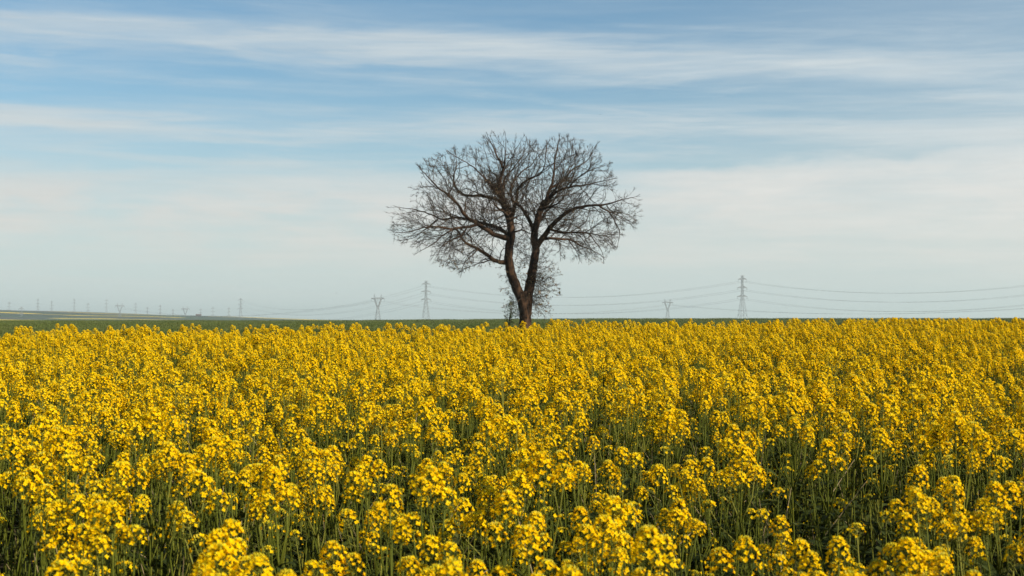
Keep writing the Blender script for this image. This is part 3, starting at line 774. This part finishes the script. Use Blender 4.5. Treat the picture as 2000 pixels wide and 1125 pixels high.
def dpt(e, x):
    c, s_ = math.cos(e.rotation_euler.z), math.sin(e.rotation_euler.z)
    return Vector((e.location.x + x * c, e.location.y + x * s_, e.location.z + DZ - 3.0))
offd = Ghost(); offd.location = Vector(((2250 - 1000) / FPX * 1900, 1900, 2.0)); offd.rotation_euler = Vector((0, 0, 0.3))
for (a, b, sag, txt) in [(T['D1'], T['D2'], 17, 'between the two forked-top pylons'), (T['D2'], offd, 19, 'from the small forked-top pylon toward the right edge'), (T['D3'], T['D1'], 20, 'between the forked-top pylons left of the tree')]:
    for x, nm in ((-9.6, 'near'), (0, 'middle'), (9.6, 'far')): cable(dpt(a, x), dpt(b, x), sag, f'{nm} level cable {txt}', 0.065)

# farm shed and scrub on the ridge
def at_px(px, py, d): return Vector(((px - 1000) / FPX * d, d, EYE + (HORIZON - py) / FPX * d))
q = at_px(388, 617, 3400); shed = empty('farm_shed', (q.x, q.y, base_z(q.x, q.y)))
tag(shed, 'tiny dark farm shed with low roof on the far ridge', 'shed')
m, t, p, out = pmat('shed_wall', 0.9); tc_ = t.n('ShaderNodeTexCoord'); nn = t.noise(tc_.outputs['Object'], 0.6, 3)
t.l(t.mix(nn, (0.06, 0.05, 0.045), (0.10, 0.085, 0.07)), p.inputs['Base Color']); M_wall = m
m, t, p, out = pmat('shed_roof', 0.8); tc_ = t.n('ShaderNodeTexCoord'); nn = t.noise(tc_.outputs['Object'], 0.6, 3)
t.l(t.mix(nn, (0.07, 0.035, 0.03), (0.11, 0.06, 0.05)), p.inputs['Base Color']); M_roof = m
def box(x0, x1, y0, y1, z0, z1):
    v = [(x, y, z) for z in (z0, z1) for y in (y0, y1) for x in (x0, x1)]
    return v, [(0, 2, 3, 1), (4, 5, 7, 6), (0, 1, 5, 4), (2, 6, 7, 3), (0, 4, 6, 2), (1, 3, 7, 5)]
obj('wall', *box(-6, 6, -4, 4, 0, 3.4), M_wall, shed)
obj('roof', [(-6.6, -4.6, 3.41), (6.6, -4.6, 3.41), (6.6, 4.6, 3.41), (-6.6, 4.6, 3.41), (-6.6, 0, 5.6), (6.6, 0, 5.6)], [(0, 1, 5, 4), (2, 3, 4, 5), (0, 4, 3), (1, 2, 5), (0, 3, 2, 1)], M_roof, shed)
obj('door', *box(-1.6, 1.6, -4.06, -4.003, 0, 2.8), M_roof, shed)

# birds
m, t, p, out = pmat('dark_feathers', 0.7); tc_ = t.n('ShaderNodeTexCoord'); nn = t.noise(tc_.outputs['Object'], 20, 3)
t.l(t.mix(nn, (0.012, 0.012, 0.014), (0.035, 0.034, 0.036)), p.inputs['Base Color']); M_bird = m
def bird(loc, rz, pitch, flying, label, sc=1.0):
    e = empty('bird', loc, rz); e.rotation_euler = (pitch, 0, rz); e.scale = (sc,) * 3
    ys = np.array([-0.17, -0.12, -0.05, 0.03, 0.09, 0.12, 0.16, 0.185, 0.225]); rr = np.array([0.006, 0.035, 0.062, 0.062, 0.04, 0.032, 0.034, 0.018, 0.002])
    zz = np.array([0, 0, 0, 0.005, 0.02, 0.03, 0.035, 0.033, 0.03])
    v, f = tube(np.stack([ys * 0, ys, zz], 1), rr, 10); obj('body', v, f, M_bird, e, True)
    obj('tail', [(-0.015, -0.15, 0.0), (0.015, -0.15, 0.0), (0.04, -0.32, -0.01), (-0.04, -0.32, -0.01), (0, -0.15, 0.012), (0, -0.32, 0.0)], [(0, 3, 5, 4), (1, 4, 5, 2), (0, 1, 2, 3)], M_bird, e)
    for s in (1, -1):
        if flying: v = [(s * 0.03, 0.07, 0.03), (s * 0.03, -0.07, 0.025), (s * 0.22, 0.11, 0.13), (s * 0.22, -0.05, 0.12), (s * 0.45, 0.02, 0.10)]; f = [(0, 2, 3, 1), (2, 4, 3)]
        else: v = [(s * 0.05, 0.06, 0.03), (s * 0.063, -0.02, -0.025), (s * 0.05, -0.1, -0.01), (s * 0.03, -0.24, 0.0), (s * 0.045, -0.08, 0.045)]; f = [(0, 1, 2, 4), (4, 2, 3)]
        n_ = len(v); v2 = v + [(x, y, z + 0.008) for x, y, z in v]; f2 = f + [tuple(i + n_ for i in reversed(q)) for q in f]
        obj('wing', v2, f2, M_bird, e)
    tag(e, label, 'bird')
tb = tz(1031, 163, -1.2)
_, bi, _ = (lambda k: k)( (None, int(np.argmin(np.linalg.norm(N - tb, axis=1))), None) )
bird(Vector(N[bi]) + Vector((0, 0, 0.07)), 0.6, R(48), False, 'dark bird perched among the upper twigs of the bare tree')
bird(at_px(657, 573, 240), 1.2, 0.1, True, 'tiny dark bird flying low in the sky left of the tree', 0.45)
bird(at_px(1173, 223, 260), 1.5, 0.0, True, 'tiny dark bird flying just above the crown of the tree', 0.4)

# ------------------------------------------------------------------ rapeseed plants
def flower(g, c, d, s):
    """four cupped petals around direction d"""
    d = unit(d); a = unit(np.cross(d, rng.normal(size=3))); b = np.cross(d, a)
    ph = rng.uniform(0, 6.28); op = rng.uniform(0.05, 0.5)
    for k in range(4):
        an = ph + k * math.pi / 2 + rng.normal() * 0.12
        r_ = math.cos(an) * a + math.sin(an) * b; t_ = np.cross(d, r_)
        L = s * rng.uniform(0.85, 1.15); wd = L * 0.36
        p0 = c + d * 0.001; p1 = c + d * L * 0.52 + r_ * L * 0.52 * op; p2 = c + d * L * (0.80 - 0.32 * op) + r_ * L * (0.55 + 0.55 * op)
        g.add([p0, p1 + t_ * wd, p2 + t_ * wd * 0.35, p2 - t_ * wd * 0.35, p1 - t_ * wd], [(0, 1, 2, 3, 4)])

def small_ball(g, c, d, r_, L):
    d = unit(d); a = unit(np.cross(d, np.array([0.3, 0.5, 0.8]))); b = np.cross(d, a)
    g.add([c - d * L * 0.5, c + a * r_, c + b * r_, c - a * r_, c - b * r_, c + d * L * 0.5],
          [(0, 2, 1), (0, 3, 2), (0, 4, 3), (0, 1, 4), (5, 1, 2), (5, 2, 3), (5, 3, 4), (5, 4, 1)])

def raceme(tip, ax, size, stalks, nfl):
    """flowers below a crown of buds; returns (flowers, buds); adds pedicels and pods to stalks"""
    fl, bd = Geo(), Geo()
    ax = unit(ax); a = unit(np.cross(ax, np.array([0.2, 0.9, 0.1]))); b = np.cross(ax, a)
    zone = (0.020 + 0.0012 * nfl) * size
    ph = rng.uniform(0, 6.28)
    segs = []; rad_ = []
    for k in range(nfl):
        f = (k + 0.5) / nfl               # 0 at the top of the open zone
        an = ph + k * 2.399 + rng.normal() * 0.2
        o = math.cos(an) * a + math.sin(an) * b
        c0 = tip - ax * (0.006 + zone * f)
        pl = (0.012 + 0.021 * min(1, f * 1.7 + 0.15)) * size * rng.uniform(0.85, 1.15)
        dr = unit(o * (0.75 + 0.30 * f) + ax * (1.0 - 0.70 * f) + np.array([0, 0, 0.05]) + rng.normal(size=3) * 0.10)
        c1 = c0 + dr * pl
        segs.append([c0, c1]); rad_.append([0.0011, 0.0009])
        flower(fl, c1, dr, 0.0108 * size * rng.uniform(0.9, 1.15))
    nb = int(rng.integers(16, 28))
    for k in range(nb):          # domed crown of buds, the outer ones close to opening
        f = k / nb; an = k * 2.399; o = math.cos(an) * a + math.sin(an) * b
        rr = 0.021 * size * math.sqrt(f)
        small_ball(bd, tip + ax * (0.012 - 0.016 * f * f) * size + o * rr, ax + o * 0.9 * f, 0.0026 * size, 0.0095 * size)
    npod = int(rng.integers(3, 9))
    for k in range(npod):
        an = rng.uniform(0, 6.28); o = math.cos(an) * a + math.sin(an) * b
        c0 = tip - ax * (zone + 0.012 + 0.016 * k * size); dr = unit(o * 0.8 + ax * 0.7)
        segs.append([c0, c0 + dr * rng.uniform(0.02, 0.045)]); rad_.append([0.0012, 0.0009])
    v, f = tubes(np.array(segs), np.array(rad_), 3); stalks.add(v, f)
    return fl, bd

def leaf(g, base, d, L, wd, droop):
    d = unit(d); side = unit(np.cross(d, np.array([0, 0, 1.0]))); prof = [0.35, 0.85, 1.0, 0.7, 0.08]
    v = []; f = []
    for i, pw in enumerate(prof):
        t_ = i / (len(prof) - 1)
        c = base + d * L * t_ + np.array([0, 0, -droop * L * t_ * t_])
        e_ = rng.normal() * 0.08
        v += [c - side * wd * pw * (0.5 + e_) + np.array([0, 0, 0.15 * wd]), c, c + side * wd * pw * (0.5 - e_) + np.array([0, 0, 0.15 * wd])]
    for i in range(len(prof) - 1):
        f += [(3 * i, 3 * i + 1, 3 * i + 4, 3 * i + 3), (3 * i + 1, 3 * i + 2, 3 * i + 5, 3 * i + 4)]
    g.add(v, f)

MATS = [M_stem, M_leaf, M_petal, M_bud, M_straw]
def make_plant(kind):
    """returns dict: stem, branches, heads [(flowers, buds, top)], leaves"""
    H = rng.uniform(1.10, 1.24) if kind != 'late' else rng.uniform(0.82, 1.02)
    lean = rng.normal(size=2) * 0.045
    pts = [(0, 0, -0.03), (lean[0] * 0.3 + rng.normal() * 0.01, lean[1] * 0.3, H * 0.4), (lean[0] * 0.7, lean[1] * 0.7 + rng.normal() * 0.01, H * 0.75), (lean[0], lean[1], H)]
    P = smooth_path(pts, 0.13)
    stem = Geo(); v, f = tube(P, np.linspace(0.0055, 0.0022, len(P)), 6); stem.add(v, f)
    heads = []; branches = []
    big = 1.0 if kind == 'full' else (0.9 if kind == 'mid' else 0.8)
    heads.append((*raceme(P[-1], P[-1] - P[-2], big * rng.uniform(0.95, 1.1), stem, int(rng.integers(38, 52) if kind != 'late' else rng.integers(10, 18))), P[-1]))
    nb = {'full': int(rng.integers(4, 6)), 'mid': int(rng.integers(3, 5)), 'late': int(rng.integers(2, 4))}[kind]
    a0 = rng.uniform(0, 6.28)
    for k in range(nb):
        f0 = rng.uniform(0.60, 0.88) if k < 3 else rng.uniform(0.45, 0.7); i = int(f0 * (len(P) - 1)); b0 = P[i]
        an = a0 + k * 2.4 + rng.normal() * 0.3
        drop = rng.uniform(0.02, 0.13) if k < 3 else rng.uniform(0.15, 0.36)
        out_ = rng.uniform(0.04, 0.085) if k < 3 else rng.uniform(0.07, 0.17)
        tipz = max(H - drop, b0[2] + 0.1)
        o = np.array([math.cos(an), math.sin(an), 0]); tip = np.array([P[-1][0], P[-1][1], 0]) + o * out_; tip[2] = tipz
        midp = b0 + o * out_ * 0.75; midp[2] = b0[2] + (tipz - b0[2]) * 0.45
        Q = smooth_path([b0, midp, tip], 0.09)
        br = Geo(); v, f = tube(Q, np.linspace(0.0034, 0.0018, len(Q)), 5); br.add(v, f)
        nfl = int(rng.integers(22, 38)) if k < 3 else int(rng.integers(5, 14))
        if kind == 'late': nfl = int(rng.integers(5, 12))
        heads.append((*raceme(Q[-1], Q[-1] - Q[-2], rng.uniform(0.85, 1.05) * big * 0.95, br, nfl), Q[-1]))
        branches.append(br)
    leaves = []
    for k in range(int(rng.integers(5, 8))):
        zf = rng.uniform(0.28, 0.80); i = int(zf * (len(P) - 1)); an = rng.uniform(0, 6.28)
        g = Geo(); up = rng.uniform(0.2, 0.9); L = rng.uniform(0.07, 0.17) * (1.25 - zf * 0.6)
        leaf(g, P[i], np.array([math.cos(an), math.sin(an), up]), L, L * rng.uniform(0.2, 0.32), rng.uniform(0.2, 0.7)); leaves.append(g)
    return dict(stem=stem, branches=branches, heads=heads, leaves=leaves, H=H)

NV = 20
kinds = ['full'] * 9 + ['mid'] * 7 + ['late'] * 4
plants = [make_plant(k) for k in kinds]
proto_col = bpy.data.collections.new('rapeseed_sources')       # not linked to the scene
parts_me = []
for i, pl in enumerate(plants):
    g = Geo(); g.join(pl['stem'], 0)
    for b in pl['branches']: g.join(b, 0)
    for l_ in pl['leaves']: g.join(l_, 1)
    for fl, bd, _ in pl['heads']: g.join(fl, 2); g.join(bd, 3)
    proto_col.objects.link(bpy.data.objects.new(f'rapeseed_source_{i:02d}', g.mesh('rapeseed', MATS)))
    parts_me.append(dict(stem=pl['stem'].mesh('stem', M_stem, True), branches=[b.mesh('branch', M_stem, True) for b in pl['branches']],
                         leaves=[l_.mesh('leaf', M_leaf) for l_ in pl['leaves']],
                         heads=[(fl.mesh('flower_head', M_petal), bd.mesh('bud_cluster', M_bud)) for fl, bd, _ in pl['heads']]))
for me in {x for d_ in parts_me for x in [d_['stem']] + d_['branches'] + d_['leaves'] + [y for h in d_['heads'] for y in h]}:
    me.polygons.foreach_set('material_index', np.zeros(len(me.polygons), np.int32))

def far_edge(x):
    return 25.0 + 9.0 * ss(-4, 12, x) + 0.7 * np.sin(x * 0.9) + 0.4 * np.sin(x * 2.3 + 1)

DENS = 19.0
xs, ys_ = [], []
cell = 1 / math.sqrt(DENS)
for gy in np.arange(1.3, 37, cell):
    lim = 0.36 * gy + 3.0
    gx = np.arange(-lim, lim, cell)
    xs.append(gx + rng.uniform(-0.5, 0.5, len(gx)) * cell); ys_.append(gy + rng.uniform(-0.5, 0.5, len(gx)) * cell)
xs = np.concatenate(xs); ys_ = np.concatenate(ys_)
keep = ys_ < far_edge(xs)
# sowing gaps and wheel tracks that run across the slope
gap = np.sin(xs * 0.8 + 1.7 * np.sin(ys_ * 0.35)) + np.sin(ys_ * 0.9 + xs * 0.33 + 2)
track = (np.abs(ys_ - (15.5 + 0.35 * xs)) < 0.22) & (np.sin(xs * 2.0) > -0.4)
keep &= ~(track & (rng.random(len(xs)) < 0.85)) & (rng.random(len(xs)) > 0.05 + 0.09 * np.clip(gap, 0, 2))
keep &= np.hypot(xs, ys_) > 1.3
keep &= rng.random(len(xs)) < 0.72 + 0.28 * ss(4.0, 12.0, ys_)        # thinner stand near the field margin
xs = xs[keep]; ys_ = ys_[keep]; n = len(xs)
vi = rng.integers(0, NV, n); zs_ = gz(xs, ys_)
rot = np.stack([rng.normal(size=n) * 0.05, rng.normal(size=n) * 0.05, rng.uniform(0, 6.283, n)], 1)
scl = rng.normal(1.0, 0.052, n) + 0.03 * np.sin(xs * 1.1 + ys_ * 0.7)
tall = rng.random(n) < 0.022
scl = np.where(tall, scl + rng.uniform(0.05, 0.11, n), scl)
Hm = np.array([pl['H'] for pl in plants])[vi]
scl = np.minimum(scl, 1.31 / Hm)
Hs = Hm * scl

# image position of each plant's top, to choose the plants that show largest
pit = math.atan((HORIZON - 562.5) / FPX)
def project(x, y, z):
    zc = z - EYE; dpt_ = y * math.cos(pit) + zc * math.sin(pit); up = -y * math.sin(pit) + zc * math.cos(pit)
    return 1000 + FPX * x / dpt_, 562.5 - FPX * up / dpt_
tu, tv = project(xs, ys_, zs_ + Hs - 0.04)
vis = (tu > 5) & (tu < 1995) & (tv < 1115)
labels = {}
for i in np.nonzero(vis)[0][np.argsort(ys_[np.nonzero(vis)[0]])]:
    lab = f'yellow rapeseed plant, {word(len(parts_me[vi[i]]["heads"]))} flower heads, topmost {word(tu[i] / 20)} percent across, {word(tv[i] / 11.25)} percent down the picture'
    if lab not in labels: labels[lab] = i
    if len(labels) == 300: break
lab_of = {i: l_ for l_, i in labels.items()}
idx = np.array(list(labels.values()))
single = np.zeros(n, bool); single[idx] = True

used_lab = {}
for i in idx:
    k = vi[i]; pm = parts_me[k]
    e = bpy.data.objects.new('rapeseed_plant', None); e.empty_display_size = 0.1
    e.location = (xs[i], ys_[i], zs_[i]); e.rotation_euler = tuple(rot[i]); e.scale = (scl[i],) * 3
    C.objects.link(e)
    link(bpy.data.objects.new('stem', pm['stem']), e)
    for me in pm['branches']: link(bpy.data.objects.new('branch', me), e)
    for me in pm['leaves']: link(bpy.data.objects.new('leaf', me), e)
    for a, b in pm['heads']:
        h = link(bpy.data.objects.new('flower_head', a), e); h['kind'] = 'stuff'; link(bpy.data.objects.new('bud_cluster', b), h)
    tag(e, lab_of[i], 'plant', 'rapeseed plants in the front of the field')

def scatter(name, pts, rots, scs, ids, coll):
    me = bpy.data.meshes.new(name); me.from_pydata([tuple(q) for q in pts], [], [])
    a = me.attributes.new('rot', 'FLOAT_VECTOR', 'POINT'); a.data.foreach_set('vector', np.asarray(rots, np.float32).ravel())
    a = me.attributes.new('scl', 'FLOAT', 'POINT'); a.data.foreach_set('value', np.asarray(scs, np.float32))
    a = me.attributes.new('idx', 'INT', 'POINT'); a.data.foreach_set('value', np.asarray(ids, np.int32))
    o = link(bpy.data.objects.new(name, me))
    ng = bpy.data.node_groups.new(name + '_spread', 'GeometryNodeTree')
    ng.interface.new_socket('Geometry', in_out='INPUT', socket_type='NodeSocketGeometry'); ng.interface.new_socket('Geometry', in_out='OUTPUT', socket_type='NodeSocketGeometry')
    N_ = ng.nodes; gi = N_.new('NodeGroupInput'); go = N_.new('NodeGroupOutput')
    ci = N_.new('GeometryNodeCollectionInfo'); ci.inputs['Collection'].default_value = coll; ci.inputs['Separate Children'].default_value = True; ci.inputs['Reset Children'].default_value = True
    ip = N_.new('GeometryNodeInstanceOnPoints'); ip.inputs['Pick Instance'].default_value = True
    def at(nm, ty):
        q = N_.new('GeometryNodeInputNamedAttribute'); q.data_type = ty; q.inputs['Name'].default_value = nm; return q.outputs['Attribute']
    L_ = ng.links.new
    L_(gi.outputs[0], ip.inputs['Points']); L_(ci.outputs[0], ip.inputs['Instance']); L_(at('idx', 'INT'), ip.inputs['Instance Index'])
    L_(at('rot', 'FLOAT_VECTOR'), ip.inputs['Rotation']); L_(at('scl', 'FLOAT'), ip.inputs['Scale']); L_(ip.outputs[0], go.inputs[0])
    md = o.modifiers.new('spread', 'NODES'); md.node_group = ng
    return o

r_ = ~single
tag(scatter('rapeseed_crop', np.stack([xs, ys_, zs_], 1)[r_], rot[r_], scl[r_], vi[r_], proto_col),
    'dense yellow flowering rapeseed filling the field behind the front plants', 'crop', None, 'stuff')

# undergrowth: bare green shoots, leaves and dry stalks between the plants
under_col = bpy.data.collections.new('undergrowth_sources')
for i in range(8):
    g = Geo()
    for k in range(int(rng.integers(5, 8))):
        b0 = np.array([rng.normal() * 0.13, rng.normal() * 0.13, 0]); H = rng.uniform(0.55, 1.0)
        P = smooth_path([b0, b0 + np.array([rng.normal() * 0.02, rng.normal() * 0.02, H * 0.55]), b0 + np.array([rng.normal() * 0.06, rng.normal() * 0.06, H])], 0.2)
        v, f = tube(P, np.linspace(0.0045, 0.0018, len(P)), 4, False); g.add(v, f, 0)
        for q in range(5):
            an = rng.uniform(0, 6.28); L = rng.uniform(0.08, 0.22); lg = Geo()
            leaf(lg, P[int(rng.integers(1, len(P) - 1))], np.array([math.cos(an), math.sin(an), rng.uniform(0.0, 0.8)]), L, L * 0.30, rng.uniform(0.2, 0.9)); g.join(lg, 1)
        if rng.random() < 0.3:
            d_ = unit(np.array([rng.normal(), rng.normal(), 2.0]))
            q0 = b0 + np.array([0, 0, rng.uniform(0.3, 0.75)]); v, f = tube([q0, q0 + d_ * rng.uniform(0.15, 0.35)], [0.0022, 0.0014], 4, False); g.add(v, f, 4)
        for q in range(2):      # fallen petals caught on leaves
            c = b0 + np.array([rng.normal() * 0.05, rng.normal() * 0.05, rng.uniform(0.35, 0.95)])
            fg = Geo(); a_ = unit(rng.normal(size=3)); b_ = unit(np.cross(a_, rng.normal(size=3)))
            fg.add([c, c + (a_ + b_ * 0.5) * 0.006, c + a_ * 0.012, c + (a_ - b_ * 0.5) * 0.006], [(0, 1, 2, 3)]); g.join(fg, 2)
    under_col.objects.link(bpy.data.objects.new(f'undergrowth_source_{i:02d}', g.mesh('undergrowth', MATS)))
m_ = 8000
uy = np.sqrt(rng.uniform(1.3 ** 2, 33 ** 2, m_)); ux = rng.uniform(-1, 1, m_) * (0.36 * uy + 2.6)
k_ = (uy < far_edge(ux) - 0.2) & (np.hypot(ux, uy) > 1.3)
ux, uy = ux[k_], uy[k_]
tag(scatter('undergrowth', np.stack([ux, uy, gz(ux, uy)], 1), np.stack([ux * 0, ux * 0, rng.uniform(0, 6.28, len(ux))], 1), rng.uniform(0.8, 1.08, len(ux)), rng.integers(0, 8, len(ux)), under_col),
    'tangle of green stalks and leaves beneath the yellow flowers', 'undergrowth', None, 'stuff')

# young green crop on the plain behind
grass_col = bpy.data.collections.new('green_crop_sources')
for i in range(5):
    nb_ = 170
    b0 = np.stack([rng.uniform(-0.9, 0.9, nb_), rng.uniform(-0.9, 0.9, nb_), np.zeros(nb_)], 1)
    Hh = rng.uniform(0.12, 0.34, nb_)[:, None]
    d_ = rng.normal(size=(nb_, 3)) * 0.25; d_[:, 2] = 1
    P = np.stack([b0, b0 + d_ * Hh * 0.6, b0 + d_ * Hh + np.stack([d_[:, 0], d_[:, 1], d_[:, 0] * 0], 1) * Hh * 0.8], 1)
    v, f = tubes(P, np.tile(np.array([0.012, 0.010, 0.002]), (nb_, 1)), 3)
    grass_col.objects.link(bpy.data.objects.new(f'green_crop_source_{i:02d}', mesh('green_crop', v, f, M_grass)))
m_ = 16000
gy = np.exp(rng.uniform(math.log(45), math.log(480), m_)); gx = rng.uniform(-1, 1, m_) * (0.38 * gy + 4)
tag(scatter('green_crop', np.stack([gx, gy, gz(gx, gy)], 1), np.stack([gx * 0, gx * 0, rng.uniform(0, 6.28, m_)], 1), rng.uniform(0.7, 1.3, m_) * (0.8 + gy / 300), rng.integers(0, 5, m_), grass_col),
    'low dark green crop on the plain beyond the rapeseed', 'crop', None, 'stuff')

# ------------------------------------------------------------------ haze
hz = bpy.data.materials.new('haze'); hz.use_nodes = True
t = NT(hz.node_tree); out = t.n('ShaderNodeOutputMaterial'); pv = t.n('ShaderNodeVolumePrincipled')
pv.inputs['Color'].default_value = (0.84, 0.97, 0.95, 1); pv.inputs['Density'].default_value = 0.00012; pv.inputs['Anisotropy'].default_value = 0.2
t.l(pv.outputs[0], out.inputs['Volume'])
v, f = box(-15000, 15000, -15000, 15000, -40, 80)
tag(obj('haze', v, f, hz), 'thin pale haze over the plain', None, None, 'stuff')
